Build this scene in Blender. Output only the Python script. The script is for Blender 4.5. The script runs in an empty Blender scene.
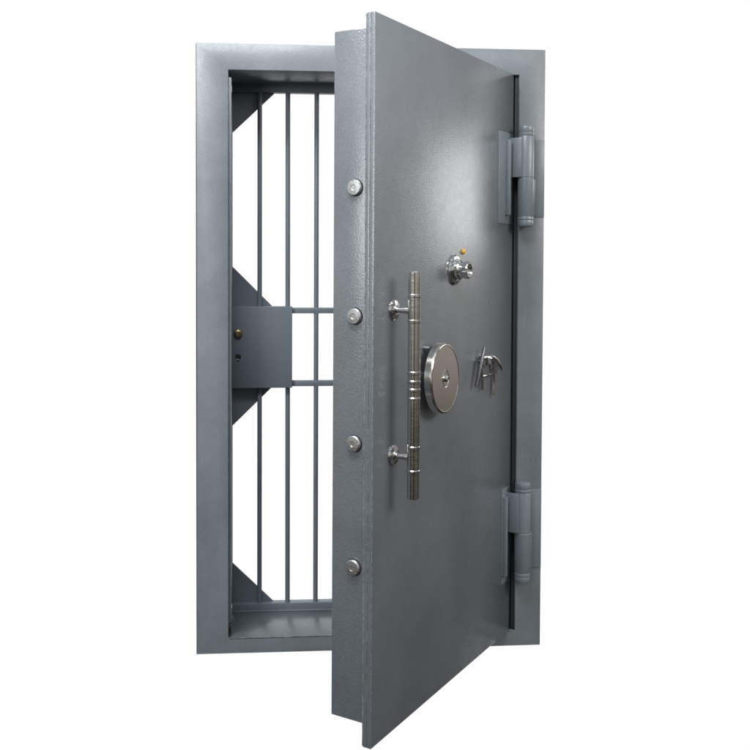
import bpy, bmesh, math, random
from mathutils import Vector, Matrix
random.seed(4)
S = bpy.context.scene
COL = S.collection
PI = math.pi

# ------------------------------------------------------------------ materials
def new_mat(name):
    m = bpy.data.materials.new(name); m.use_nodes = True
    nt = m.node_tree; b = nt.nodes['Principled BSDF']
    return m, nt, b

def paint(name, base, rough=0.38, grain=0.25, scale=250.0, coat=0.25, wear=0.5, sparkle=0.0, dirt=0.25, coat_rough=0.2, dist=.0010):
    """hammered blue-grey enamel: orange-peel bump, speckled tone, rubbed edges, faint grime"""
    m, nt, b = new_mat(name); N = nt.nodes; L = nt.links
    tc = N.new('ShaderNodeTexCoord')
    n1 = N.new('ShaderNodeTexNoise'); n1.inputs['Scale'].default_value = scale; n1.inputs['Detail'].default_value = 3
    n2 = N.new('ShaderNodeTexNoise'); n2.inputs['Scale'].default_value = 3.2; n2.inputs['Detail'].default_value = 5
    n2.inputs['Roughness'].default_value = 0.65
    n3 = N.new('ShaderNodeTexNoise'); n3.inputs['Scale'].default_value = 45; n3.inputs['Detail'].default_value = 4
    for n in (n1, n2, n3): L.new(tc.outputs['Object'], n.inputs['Vector'])
    # tone from speckle and grime
    r1 = N.new('ShaderNodeMapRange'); r1.inputs[1].default_value = .3; r1.inputs[2].default_value = .7
    r1.inputs[3].default_value = 1 - grain; r1.inputs[4].default_value = 1 + grain
    L.new(n1.outputs['Fac'], r1.inputs[0])
    r2 = N.new('ShaderNodeMapRange'); r2.inputs[1].default_value = .3; r2.inputs[2].default_value = .7
    r2.inputs[3].default_value = 1 - dirt * .5; r2.inputs[4].default_value = 1 + dirt * .5
    L.new(n2.outputs['Fac'], r2.inputs[0])
    mu = N.new('ShaderNodeMath'); mu.operation = 'MULTIPLY'
    L.new(r1.outputs[0], mu.inputs[0]); L.new(r2.outputs[0], mu.inputs[1])
    sc = N.new('ShaderNodeVectorMath'); sc.operation = 'SCALE'; sc.inputs[0].default_value = base[:3]
    L.new(mu.outputs[0], sc.inputs['Scale'])
    # rubbed edges
    bv = N.new('ShaderNodeBevel'); bv.samples = 4; bv.inputs['Radius'].default_value = 0.004
    ge = N.new('ShaderNodeNewGeometry')
    dt = N.new('ShaderNodeVectorMath'); dt.operation = 'DOT_PRODUCT'
    L.new(bv.outputs[0], dt.inputs[0]); L.new(ge.outputs['Normal'], dt.inputs[1])
    e = N.new('ShaderNodeMapRange'); e.inputs[1].default_value = .985; e.inputs[2].default_value = .86
    e.inputs[3].default_value = 0; e.inputs[4].default_value = 1
    L.new(dt.outputs['Value'], e.inputs[0])
    r3 = N.new('ShaderNodeMapRange'); r3.inputs[1].default_value = .42; r3.inputs[2].default_value = .62
    L.new(n3.outputs['Fac'], r3.inputs[0])
    em = N.new('ShaderNodeMath'); em.operation = 'MULTIPLY'
    L.new(e.outputs[0], em.inputs[0]); L.new(r3.outputs[0], em.inputs[1])
    ew = N.new('ShaderNodeMath'); ew.operation = 'MULTIPLY'; ew.inputs[1].default_value = wear
    L.new(em.outputs[0], ew.inputs[0])
    mx = N.new('ShaderNodeMix'); mx.data_type = 'RGBA'
    L.new(ew.outputs[0], mx.inputs['Factor']); L.new(sc.outputs[0], mx.inputs['A'])
    mx.inputs['B'].default_value = (.46, .50, .50, 1)
    L.new(mx.outputs['Result'], b.inputs['Base Color'])
    rr = N.new('ShaderNodeMapRange'); rr.inputs[1].default_value = .3; rr.inputs[2].default_value = .7
    rr.inputs[3].default_value = rough - .05; rr.inputs[4].default_value = rough + .08
    L.new(n3.outputs['Fac'], rr.inputs[0]); L.new(rr.outputs[0], b.inputs['Roughness'])
    bp = N.new('ShaderNodeBump'); bp.inputs['Strength'].default_value = .22 + sparkle; bp.inputs['Distance'].default_value = dist
    L.new(n1.outputs['Fac'], bp.inputs['Height'])
    bp2 = N.new('ShaderNodeBump'); bp2.inputs['Strength'].default_value = .10; bp2.inputs['Distance'].default_value = .01
    L.new(n2.outputs['Fac'], bp2.inputs['Height']); L.new(bp.outputs[0], bp2.inputs['Normal'])
    L.new(bp2.outputs[0], b.inputs['Normal'])
    b.inputs['Coat Weight'].default_value = coat
    # handled patches: the gloss comes and goes
    n4 = N.new('ShaderNodeTexNoise'); n4.inputs['Scale'].default_value = 6.5; n4.inputs['Detail'].default_value = 7
    n4.inputs['Roughness'].default_value = .6; n4.inputs['Distortion'].default_value = .6
    L.new(tc.outputs['Object'], n4.inputs['Vector'])
    r4 = N.new('ShaderNodeMapRange'); r4.inputs[1].default_value = .38; r4.inputs[2].default_value = .68
    r4.inputs[3].default_value = coat_rough*.75; r4.inputs[4].default_value = coat_rough*2.1
    L.new(n4.outputs['Fac'], r4.inputs[0]); L.new(r4.outputs[0], b.inputs['Coat Roughness'])
    L.new(bp.outputs[0], b.inputs['Coat Normal'])
    return m

def metal(name, col, rough=.2, brushed=0.0, scale=(4, 4, 400)):
    m, nt, b = new_mat(name); N = nt.nodes; L = nt.links
    b.inputs['Metallic'].default_value = 1
    tc = N.new('ShaderNodeTexCoord'); mp = N.new('ShaderNodeMapping'); mp.inputs['Scale'].default_value = scale
    n = N.new('ShaderNodeTexNoise'); n.inputs['Scale'].default_value = 3; n.inputs['Detail'].default_value = 4
    L.new(tc.outputs['Object'], mp.inputs[0]); L.new(mp.outputs[0], n.inputs['Vector'])
    r = N.new('ShaderNodeMapRange'); r.inputs[1].default_value = .3; r.inputs[2].default_value = .7
    r.inputs[3].default_value = max(.03, rough - .06); r.inputs[4].default_value = rough + .1
    L.new(n.outputs['Fac'], r.inputs[0]); L.new(r.outputs[0], b.inputs['Roughness'])
    mx = N.new('ShaderNodeMix'); mx.data_type = 'RGBA'
    mx.inputs['A'].default_value = [c * .8 for c in col] + [1]; mx.inputs['B'].default_value = list(col) + [1]
    L.new(n.outputs['Fac'], mx.inputs['Factor']); L.new(mx.outputs['Result'], b.inputs['Base Color'])
    if brushed:
        bp = N.new('ShaderNodeBump'); bp.inputs['Strength'].default_value = brushed; bp.inputs['Distance'].default_value = .001
        L.new(n.outputs['Fac'], bp.inputs['Height']); L.new(bp.outputs[0], b.inputs['Normal'])
    return m

GREY = (.208, .232, .250)
M_frame = paint('frame_enamel', GREY, rough=.40, grain=.11, wear=.6, sparkle=.10, dirt=.40)
M_leaf = paint('leaf_enamel', (.180, .197, .213), rough=.34, grain=.11, wear=.9, coat=.9, sparkle=.30, coat_rough=.10, dirt=.30, dist=.0012)
M_gate = paint('gate_enamel', (.175, .200, .225), rough=.45, grain=.08, wear=.55)
M_sill = paint('sill_enamel', (.110, .132, .140), rough=.30, grain=.12, wear=1.0, coat=.5, dirt=.5)
M_hinge = paint('hinge_enamel', (.200, .232, .255), rough=.34, grain=.08, wear=.35)
M_chrome = metal('chrome', (.80, .79, .77), .08)
M_steel = metal('satin_steel', (.88, .86, .83), .10, 0, (14, 14, 60))
M_disc = metal('turned_steel', (.78, .74, .69), .13, 0)
M_bolt = metal('bolt_steel', (.74, .75, .75), .34, .15, (60, 60, 60))
M_brass = metal('aged_brass', (.42, .33, .17), .32, .1, (50, 50, 50))
M_gold, nt_, b_ = new_mat('amber_lens'); b_.inputs['Base Color'].default_value = (.9, .50, .08, 1); b_.inputs['Roughness'].default_value = .2
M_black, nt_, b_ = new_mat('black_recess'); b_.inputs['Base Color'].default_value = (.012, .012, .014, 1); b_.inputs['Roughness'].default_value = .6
M_gap_shade, nt_, b_ = new_mat('gap_shade_dark'); b_.inputs['Base Color'].default_value = (.045, .05, .055, 1); b_.inputs['Roughness'].default_value = .7  # dark tone standing in for the shade inside the hinge-side gap
M_dark = metal('dark_steel', (.16, .16, .17), .3, .05)

# ------------------------------------------------------------------ mesh helpers
def T(*v): return Matrix.Translation(v)
def box(bm, x0, x1, y0, y1, z0, z1, bev=0.0, seg=2):
    r = bmesh.ops.create_cube(bm, size=1, matrix=T((x0+x1)/2, (y0+y1)/2, (z0+z1)/2) @ Matrix.Diagonal((x1-x0, y1-y0, z1-z0, 1)))
    if bev:
        es = list({e for v in r['verts'] for e in v.link_edges})
        bmesh.ops.bevel(bm, geom=es, offset=bev, segments=seg, profile=.5, affect='EDGES')
def lathe(bm, prof, axis='z', n=40, mat=None):
    """prof: list of (radius, height); revolved; closed at both ends"""
    M = mat or Matrix.Identity(4)
    if axis == 'x': M = M @ Matrix.Rotation(PI/2, 4, 'Y')
    if axis == 'y': M = M @ Matrix.Rotation(-PI/2, 4, 'X')
    rings = []
    for r, h in prof:
        if r < 1e-6: rings.append([bm.verts.new(M @ Vector((0, 0, h)))])
        else: rings.append([bm.verts.new(M @ Vector((r*math.cos(2*PI*k/n), r*math.sin(2*PI*k/n), h))) for k in range(n)])
    for a, b in zip(rings, rings[1:]):
        for k in range(n):
            k2 = (k+1) % n
            if len(a) == 1: bm.faces.new((a[0], b[k2], b[k]))
            elif len(b) == 1: bm.faces.new((a[k], a[k2], b[0]))
            else: bm.faces.new((a[k], a[k2], b[k2], b[k]))
def tube(bm, pts, r, n=12):
    """round rod through points (list of Vectors); r number or list"""
    pts = [Vector(p) for p in pts]; R = r if isinstance(r, (list, tuple)) else [r]*len(pts)
    prev = None; up = Vector((.13, .2, .97))
    for i, p in enumerate(pts):
        d = (pts[min(i+1, len(pts)-1)] - pts[max(i-1, 0)]).normalized()
        a = d.cross(up)
        if a.length < .1: a = d.cross(Vector((1, 0, 0)))
        a.normalize(); b = d.cross(a)
        ring = [bm.verts.new(p + (a*math.cos(2*PI*k/n) + b*math.sin(2*PI*k/n))*R[i]) for k in range(n)]
        if prev:
            for k in range(n): bm.faces.new((prev[k], prev[(k+1) % n], ring[(k+1) % n], ring[k]))
        else: bm.faces.new(ring[::-1])
        prev = ring
    bm.faces.new(prev)
def prism(bm, poly, y0, y1):
    """polygon in x,z extruded along y"""
    a = [bm.verts.new((x, y0, z)) for x, z in poly]; b = [bm.verts.new((x, y1, z)) for x, z in poly]
    bm.faces.new(a); bm.faces.new(b[::-1])
    for k in range(len(poly)):
        k2 = (k+1) % len(poly); bm.faces.new((a[k], b[k], b[k2], a[k2]))
def obj(name, bm, mat, parent=None, loc=(0, 0, 0), label=None, smooth=True, sharp=32):
    bmesh.ops.recalc_face_normals(bm, faces=bm.faces)
    me = bpy.data.meshes.new(name); bm.to_mesh(me); bm.free()
    if smooth:
        for p in me.polygons: p.use_smooth = True
        try: me.set_sharp_from_angle(angle=math.radians(sharp))
        except Exception: pass
    me.materials.append(mat)
    o = bpy.data.objects.new(name, me); COL.objects.link(o); o.parent = parent; o.location = loc
    if label: o['label'] = label
    return o
def copy(o, loc, label=None):
    c = o.copy(); COL.objects.link(c); c.parent = o.parent; c.location = loc
    if label: c['label'] = label
    elif 'label' in c: del c['label']
    return c
def B(): return bmesh.new()

# ------------------------------------------------------------------ the thing
root = bpy.data.objects.new('vault_door', None); COL.objects.link(root)
root.empty_display_size = .2
root['label'] = 'blue-grey steel vault door standing half open in its frame with a barred inner gate'
root['category'] = 'vault door'; root['kind'] = 'thing'

W, H, DEP = 1.21, 2.10, .30
JL, JR, ZB, ZT = .110, 1.118, .052, 2.010

def pl(bm, x0, x1, y0, y1, z0, z1, bev=.003): box(bm, x0, x1, y0, y1, z0, z1, bev)
b = B()
ov = {}
for y in (0, DEP):
    ov[y] = ([b.verts.new((x, y, z)) for x, z in ((0, 0), (W, 0), (W, H), (0, H))],
             [b.verts.new((x, y, z)) for x, z in ((JL, ZB), (JR, ZB), (JR, ZT), (JL, ZT))])
for k in range(4):
    k2 = (k+1) % 4
    for y in (0, DEP): b.faces.new((ov[y][0][k], ov[y][0][k2], ov[y][1][k2], ov[y][1][k]))
    for q in (0, 1): b.faces.new((ov[0][q][k], ov[0][q][k2], ov[DEP][q][k2], ov[DEP][q][k]))
long_e = [e for e in b.edges if not (abs((e.verts[0].co-e.verts[1].co).x) > 1e-4 and abs((e.verts[0].co-e.verts[1].co).z) > 1e-4)]
bmesh.ops.bevel(b, geom=long_e, offset=.0035, segments=2, profile=.5, affect='EDGES')
frame = obj('door_frame', b, M_frame, root)
b = B(); box(b, JL+.0012, JR-.0012, -.0012, .249, ZB+.0004, ZB+.0044, .0016); obj('sill_plate', b, M_sill, frame)
b = B(); box(b, 1.088, 1.1045, .024, .050, ZB+.006, ZT-.001, .0015); obj('stop_strip', b, M_frame, frame)
b = B(); box(b, 1.1065, JR+.0006, .012, .046, ZB+.007, ZT-.002, .0015); obj('gap_shade_strip', b, M_gap_shade, frame)  # added dark strip: paints the shaded slot between leaf and right jamb
# stop strips the leaf closes against, one on each jamb
b = B(); box(b, JL-.001, JL+.010, .016, .046, .105, 1.988, .0015); obj('stop_strip', b, M_frame, frame)
b = B(); box(b, JL-.001, JL+.009, .012, .030, .062, .098, .003); obj('stop_block', b, M_dark, frame)

# ------------------------------------------------------------------ inner barred gate
GY = .262
b = B()
box(b, JL+.003, JR-.003, .250, .2525, ZB-.001, .083, 0.0008)        # bottom rail: angle iron
box(b, JL+.003, JR-.003, .2528, .285, .0805, .0828, 0.0005)
box(b, JL+.003, JR-.003, .238, .2498, ZB+.0042, .0600, 0.001)         # its rubbed toe
box(b, JL+.003, JR-.003, .250, .2525, 1.979, ZT+.001, 0.0008)        # top rail
box(b, JL+.003, JR-.003, .2528, .285, 1.9795, 1.982, 0.0005)
box(b, JL+.0015, JL+.005, .251, .284, .0835, 1.9788, 0.0005)
box(b, JR-.005, JR-.0015, .251, .284, .0835, 1.9788, 0.0005)
gate = obj('grille_gate', b, M_gate, root)
b = B(); tube(b, [(0, 0, 0), (0, 0, .6), (0, 0, 1.2), (0, 0, 1.904)], .0088, 16)
bar = obj('grille_bar', b, M_gate, gate, (.215, GY, .079))
for k in range(1, 9):
    c = copy(bar, (.215 + .1047*k, GY + random.uniform(-.001, .001), .079))
    c.rotation_euler = (random.uniform(-.0008, .0008), random.uniform(-.0012, .0012), random.uniform(0, 6))
b = B(); box(b, JL+.006, JR-.006, .251, .273, -.0105, .0105, .0015)
cb = obj('cross_bar', b, M_gate, gate, (0, 0, 1.1765)); copy(cb, (0, 0, .9055))
b = B()
prism(b, [(0, 0), (0, -.152), (.160, 0)], .2755, .2815)
gu = obj('gusset_plate', b, M_gate, gate, (JL+.0025, 0, 1.983))
def gus(x, z, sx, sz):
    c = copy(gu, (x, 0, z)); c.scale = (sx, 1, sz)
gus(JL+.0025, 1.186, .97, -1.02); gus(JL+.0025, .896, .97, 1.0); gus(JL+.0025, .0805, .98, -1.0)
for z, s in ((1.983, 1), (1.186, -1), (.896, 1), (.0805, -1)): gus(JR-.0025, z, -1, s)
b = B(); box(b, .1125, .335, .232, .289, .892, 1.192, .002)
obj('lock_box', b, M_gate, gate)
b = B(); box(b, .890, 1.1155, .232, .289, .900, 1.187, .002)
obj('hinge_box', b, M_gate, gate)
b = B(); lathe(b, [(0, .0), (.0160, 0), (.0164, -.003), (.0148, -.008), (.0085, -.0105), (.0075, -.0095), (0, -.0095)], 'y', 32)
# keep a slot in the knob
box(b, -.006, .006, -.0112, -.0098, -.0012, .0012)
obj('lock_knob', b, M_brass, gate, (.136, .232, 1.093))
b = B()
pts = [(.0075*math.cos(a), .0075*math.sin(a)) for a in [math.radians(-60+30*k) for k in range(11)]]
pts += [(-.004, -.017), (.004, -.017)]
prism(b, pts, -.0008, .002); obj('keyhole', b, M_black, gate, (.136, .232, 1.007))
b = B()
ring = []
lathe(b, [(.0078, -.0006), (.0100, -.0016), (.0112, 0), (.0112, .001), (.0078, .001), (.0078, -.0006)], 'y', 28)
obj('keyhole_rim', b, M_dark, gate, (.136, .232, 1.007))

# ------------------------------------------------------------------ door leaf (local: x = -s from hinge edge, y = depth, z)
TH, LEAN = .9422, .0038
w = .980; zt = 2.0149-1.0; zb = .0533-1.0
tp, tb = .0254, .1026
b = B()
box(b, -w, 0, 0, .0138, zb, zt, .0018, 2)
box(b, -w+.0004, -.0004, .0142, tp, zb, zt-.0004, .0012, 2)
box(b, -w+.004, -.004, .010, .020, zb+.004, zt-.004)
box(b, -w+.0022, -.030, tp+.0004, tp+tb, zb+.062, zt-.038, .004, 2)
box(b, -w+.010, -.034, tp-.004, tp+.004, zb+.066, zt-.042)            # tongue joining the two
leaf = obj('door_leaf', b, M_leaf, root, (1.0979, .0068, 1.0))
leaf.rotation_euler = (0, LEAN, TH)
def L3(s, t, z): return (-s, t, z-1.0)
# rolled bead along the free edge of the facing plate
bb = B(); n = 150; pts = []; rs = []
for k in range(n+1):
    pts.append((-w+.0012, .0006+tp, zb+.004+(zt-zb-.008)*k/n)); rs.append(.0016+random.uniform(0, .0007))
tube(bb, pts, rs, 8); obj('edge_weld', bb, M_leaf, leaf)
# locking bolts in the free edge
b = B(); lathe(b, [(0, -.01), (.0215, -.01), (.0215, .0085), (.0192, .0112), (.0080, .0118), (.0070, .0110), (0, .0108)], 'x', 36, Matrix.Scale(-1, 4, (1, 0, 0)))
bt = obj('locking_bolt', b, M_bolt, leaf, L3(w-.0022, .058, 1.555))
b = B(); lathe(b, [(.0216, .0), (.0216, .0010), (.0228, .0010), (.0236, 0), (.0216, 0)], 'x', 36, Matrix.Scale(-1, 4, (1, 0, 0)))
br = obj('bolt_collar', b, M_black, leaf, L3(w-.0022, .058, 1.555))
for z, a in ((1.212, .5), (.870, 1.3), (.535, 2.2)):
    c = copy(bt, L3(w-.0022-.0*z, .057, z)); c.rotation_euler = (a, 0, 0)
    copy(br, L3(w-.0022, .057, z))

# pull handle
SO = .064; SB = .869; R = .0172
b = B()
prof = [(0, -.314), (R-.002, -.314), (R, -.312)]
for z in (-.239, -.174, -.041, -.017, .005, .029, .169, .238):
    prof += [(R, z-.0048), (R+.0014, z-.0030), (R+.0014, z+.0030), (R, z+.0048)]
prof += [(R, .302), (R-.002, .304), (0, .304)]
lathe(b, prof, 'z', 40)
obj('pull_handle', b, M_steel, leaf, L3(SB, -SO, 1.028), sharp=13)
b = B()
lathe(b, [(0, 0), (.0285, 0), (.0285, -.003), (.0255, -.0065), (.0140, -.0085), (.0125, -.012), (0, -.012)], 'y', 40)
rs_ = obj('handle_rosette', b, M_chrome, leaf, L3(SB, 0, 1.226)); copy(rs_, L3(SB, 0, .826))
b = B(); lathe(b, [(.0085, -.010), (.0085, -.036), (.0098, -.038), (.0098, -.050), (0, -.050)], 'y', 24)
ps = obj('handle_post', b, M_chrome, leaf, L3(SB, 0, 1.226)); copy(ps, L3(SB, 0, .826))

# round turning disc
b = B()
R = .103
lathe(b, [(0, -.0470), (.020, -.0470), (.0212, -.0482), (.0235, -.0482), (.0247, -.0468), (.026, -.0474), (.060, -.0474), (.0940, -.0474), (.0950, -.0474), (.0953, -.0468), (.0962, -.0468), (.0965, -.0474), (.0960, -.0480), (.0975, -.0484), (.1000, -.0478),
          (R, -.0450), (R+.0006, -.0425), (R, -.0250), (.099, -.0225), (.060, -.022), (0, -.022)], 'y', 80)
disc = obj('turning_disc', b, M_disc, leaf, L3(.634, 0, 1.016), sharp=14)
disc.rotation_euler = (math.radians(-1.5), 0, math.radians(2.0))
b = B(); lathe(b, [(.030, 0), (.030, -.006), (.018, -.009), (.017, -.0275)], 'y', 32); obj('disc_spindle', b, M_chrome, leaf, L3(.634, 0, 1.016))
b = B(); lathe(b, [(0, -.0475), (.0085, -.0475), (.0095, -.053), (.0075, -.056), (.003, -.0545), (0, -.0545)], 'y', 24); obj('disc_cap', b, M_steel, leaf, L3(.632, 0, 1.016))
b = B(); lathe(b, [(0, 0), (.006, 0), (.006, -.016), (.0045, -.018), (0, -.018)], 'y', 16); obj('stop_pin', b, M_chrome, leaf, L3(.682, 0, 1.108))

# combination dial
b = B(); lathe(b, [(0, 0), (.046, 0), (.047, -.004), (.042, -.009), (.035, -.0105), (.033, -.013), (0, -.013)], 'y', 48)
obj('dial_ring', b, M_chrome, leaf, L3(.480, 0, 1.334))
b = B()
n = 60; prof = [(.0300, -.0130), (.0300, -.022), (.0250, -.025), (.0240, -.036), (.0270, -.039), (.0270, -.051), (.0245, -.053), (.0190, -.053), (.0165, -.046), (0, -.046)]
rings = []
for i, (r, h) in enumerate(prof):
    if r == 0: rings.append([b.verts.new((0, h, 0))]); continue
    ring = []
    for k in range(n):
        a = 2*PI*k/n; f = 1 - (.09*(math.cos(a*10) > .2) if 4 <= i <= 6 else 0)
        ring.append(b.verts.new((r*f*math.cos(a), h, r*f*math.sin(a))))
    rings.append(ring)
for A, C_ in zip(rings, rings[1:]):
    for k in range(n):
        k2 = (k+1) % n
        if len(C_) == 1: b.faces.new((A[k], A[k2], C_[0]))
        else: b.faces.new((A[k], A[k2], C_[k2], C_[k]))
obj('combination_dial', b, M_chrome, leaf, L3(.480, 0, 1.334))
b = B(); lathe(b, [(0, .0005), (.0095, .0005), (.0090, -.004), (.005, -.0075), (0, -.008)], 'y', 24)
obj('brass_index', b, M_gold, leaf, L3(.415, 0, 1.391))

# key lever with spread arms
b = B()
def P(s, z, t=-.016): return (-(s), t, z-1.02)
tube(b, [P(.262, 1.083, -.030), P(.280, 1.050, -.030), P(.298, 1.005, -.028), P(.315, .960, -.026)], [.004, .0062, .0070, .0058], 12)
obj('key_blade', b, M_dark, leaf, (-.030, .006, .02))
b = B()
tube(b, [P(.246, .942), P(.250, .975), P(.258, 1.015), P(.262, 1.036), P(.250, 1.045), P(.225, 1.046), P(.198, 1.043), P(.180, 1.035)], [.005, .0065, .0065, .007, .0075, .0075, .007, .006], 12)
tube(b, [P(.190, 1.046, -.024), P(.165, 1.034, -.026), P(.130, 1.012, -.026), P(.098, .992, -.024)], [.008, .0115, .0115, .007], 12)
tube(b, [P(.170, 1.030), P(.158, 1.000), P(.150, .975), P(.152, .945), P(.154, .912)], [.0068, .0062, .0062, .0068, .005], 12)
tube(b, [P(.250, .984, -.012), P(.150, .984, -.012)], .004, 8)
obj('key_lever', b, M_steel, leaf, (-.030, .006, .02))
b = B(); lathe(b, [(0, 0), (.020, 0), (.020, -.003), (.016, -.006), (.009, -.007), (.009, -.018), (0, -.018)], 'y', 28)
obj('lever_boss', b, M_leaf, leaf, L3(.235, 0, 1.030))

# ------------------------------------------------------------------ hinges
def hinge(z0, z1, zs, fz0, fz1, x):
    y = -.033; r = .0275
    b = B()
    prof = [(0, z0), (r*.55, z0), (r*.90, z0+.003), (r*.97, z0+.008), (r*.97, z0+.020), (r*.94, z0+.022), (r*.94, z0+.0245), (r, z0+.0265), (r, z0+.034), (r*.97, z0+.0355), (r, z0+.037),
            (r, zs-.0022), (r*.955, zs-.0008), (r*.955, zs+.0008), (r, zs+.0022),
            (r, z1-.037), (r*.97, z1-.0355), (r, z1-.034), (r, z1-.0265), (r*.94, z1-.0245), (r*.94, z1-.022), (r*.97, z1-.020), (r*.97, z1-.007), (r*.90, z1-.002), (r*.6, z1), (0, z1)]
    lathe(b, prof, 'z', 40, T(x, y, 0))
    h = obj('hinge', b, M_hinge, root)
    b = B(); box(b, x+.012, W-.0012, -.0034, .0004, fz0, fz1, .0010)
    box(b, x+.010, x+.034, -.030, -.0030, fz0+.006, zs-.004, .002)
    obj('frame_flange', b, M_hinge, h)
    return h
h1 = hinge(1.481, 1.829, 1.650, 1.517, 1.786, 1.1345)
h2 = hinge(.240, .592, .416, .280, .558, 1.1335)
def leaf_flange(zc0, zc1, zk, pad):
    b = B()
    box(b, -pad, -.004, -.0028, .0006, zc0-.030-1, zc1+.026-1, .0012)       # pad welded on the facing
    box(b, -.072, -.057, -.0180, -.0024, zc0-1, zc1-1, .002)                # raised strap
    box(b, -.044, -.033, -.0480, -.0024, zk-1, zc1+.010-1, .002)            # knuckle arm towards the barrel
    return b
obj('leaf_flange', leaf_flange(1.521, 1.778, 1.652, .134), M_hinge, leaf)
obj('leaf_flange', leaf_flange(.269, .545, .418, .074), M_hinge, leaf)

# ------------------------------------------------------------------ world: plain studio surround, white behind, dim and warm in front
wd = bpy.data.worlds.new('World'); S.world = wd; wd.use_nodes = True
nt = wd.node_tree; N = nt.nodes; L = nt.links; bg = N['Background']
tc = N.new('ShaderNodeTexCoord'); sx = N.new('ShaderNodeSeparateXYZ'); L.new(tc.outputs['Generated'], sx.inputs[0])
def mr(src, a, b_, c=0., d=1.):
    m = N.new('ShaderNodeMapRange'); m.interpolation_type = 'SMOOTHSTEP'
    for i, v in enumerate((a, b_, c, d)): m.inputs[i+1].default_value = v
    L.new(src, m.inputs[0]); return m.outputs[0]
def mth(op, a, b_):
    m = N.new('ShaderNodeMath'); m.operation = op
    for i, v in enumerate((a, b_)):
        if isinstance(v, (int, float)): m.inputs[i].default_value = v
        else: L.new(v, m.inputs[i])
    return m.outputs[0]
# white wall: the directions behind the door
hz = mth('DIVIDE', sx.outputs['Y'], mth('SQRT', mth('ADD', mth('MULTIPLY', sx.outputs['X'], sx.outputs['X']), mth('MULTIPLY', sx.outputs['Y'], sx.outputs['Y'])), 0))
wall = mth('MULTIPLY', mr(hz, .76, .84), mth('MULTIPLY', mr(sx.outputs['Z'], -.60, -.53), mr(sx.outputs['Z'], .70, .58)))
# room in front: dark warm floor, grey-brown middle, pale ceiling
cr = N.new('ShaderNodeValToRGB'); cr.color_ramp.interpolation = 'EASE'
el = cr.color_ramp.elements
el[0].position = .0; el[0].color = (.035, .035, .035, 1); el[1].position = 1; el[1].color = (.55, .60, .66, 1)
for p_, c_ in ((.36, (.06, .055, .05)), (.46, (.20, .185, .17)), (.54, (.40, .39, .375)), (.66, (.26, .255, .26)), (.78, (.42, .44, .47))):
    e_ = el.new(p_); e_.color = c_ + (1,)
L.new(mr(sx.outputs['Z'], -1, 1), cr.inputs[0])
nz = N.new('ShaderNodeTexNoise'); nz.inputs['Scale'].default_value = 2.4; nz.inputs['Detail'].default_value = 2
L.new(tc.outputs['Generated'], nz.inputs['Vector'])
rm = N.new('ShaderNodeVectorMath'); rm.operation = 'SCALE'; L.new(cr.outputs[0], rm.inputs[0]); L.new(mr(nz.outputs['Fac'], .38, .62, .50, 1.75), rm.inputs['Scale'])
mx = N.new('ShaderNodeMix'); mx.data_type = 'RGBA'; L.new(wall, mx.inputs['Factor'])
L.new(rm.outputs[0], mx.inputs['A']); mx.inputs['B'].default_value = (1.02, 1.02, 1.02, 1)
L.new(mx.outputs['Result'], bg.inputs['Color']); bg.inputs['Strength'].default_value = 1.0

# ------------------------------------------------------------------ lamps
def area(name, loc, aim, sx_, sy_, power, col=(1, 1, 1)):
    l = bpy.data.lights.new(name, 'AREA'); l.shape = 'RECTANGLE'; l.size = sx_; l.size_y = sy_; l.energy = power; l.color = col
    o = bpy.data.objects.new(name, l); COL.objects.link(o); o.location = loc
    o.rotation_euler = (Vector(aim)-Vector(loc)).to_track_quat('-Z', 'Y').to_euler(); return o
area('ceiling_lamp', (-.2, -1.6, 3.5), (.5, 0, 1.5), 1.6, .6, 62, (.95, .98, 1))
area('front_lamp', (-2.6, -4.2, 2.4), (.5, 0, 1.1), 1.8, 1.4, 70, (.98, .99, 1))
area('leaf_fill_lamp', (4.2, -2.6, 3.0), (.8, -.3, 1.2), 2.4, 1.2, 80, (1, .94, .88))  # unseen fill light, added to brighten the leaf face
area('side_lamp', (3.9, 1.45, 2.06), (.96, -.18, 1.66), 1.35, .90, 10, (1, 1, 1))

# ------------------------------------------------------------------ camera
cam = bpy.data.cameras.new('camera'); co = bpy.data.objects.new('camera', cam); COL.objects.link(co); S.camera = co
yaw, pitch, roll = .0771, -.0295, .0032
fw = Vector((math.sin(yaw)*math.cos(pitch), math.cos(yaw)*math.cos(pitch), math.sin(pitch)))
rt = Vector((math.cos(yaw), -math.sin(yaw), 0)); up = rt.cross(fw)
r2 = rt*math.cos(roll)+up*math.sin(roll); u2 = -rt*math.sin(roll)+up*math.cos(roll)
co.matrix_world = Matrix(((r2.x, u2.x, -fw.x, .2409), (r2.y, u2.y, -fw.y, -3.3046), (r2.z, u2.z, -fw.z, 1.3693), (0, 0, 0, 1)))
cam.sensor_width = 36; cam.lens = 960.04/750*36
cam.shift_x = (375-340.815)/750; cam.shift_y = (287.015-375)/750
cam.clip_start = .05; cam.clip_end = 200
S.view_settings.view_transform = 'Standard'; S.view_settings.look = 'None'; S.view_settings.exposure = 0; S.view_settings.gamma = 1
S.render.engine = 'CYCLES'; S.cycles.caustics_reflective = False; S.cycles.caustics_refractive = False
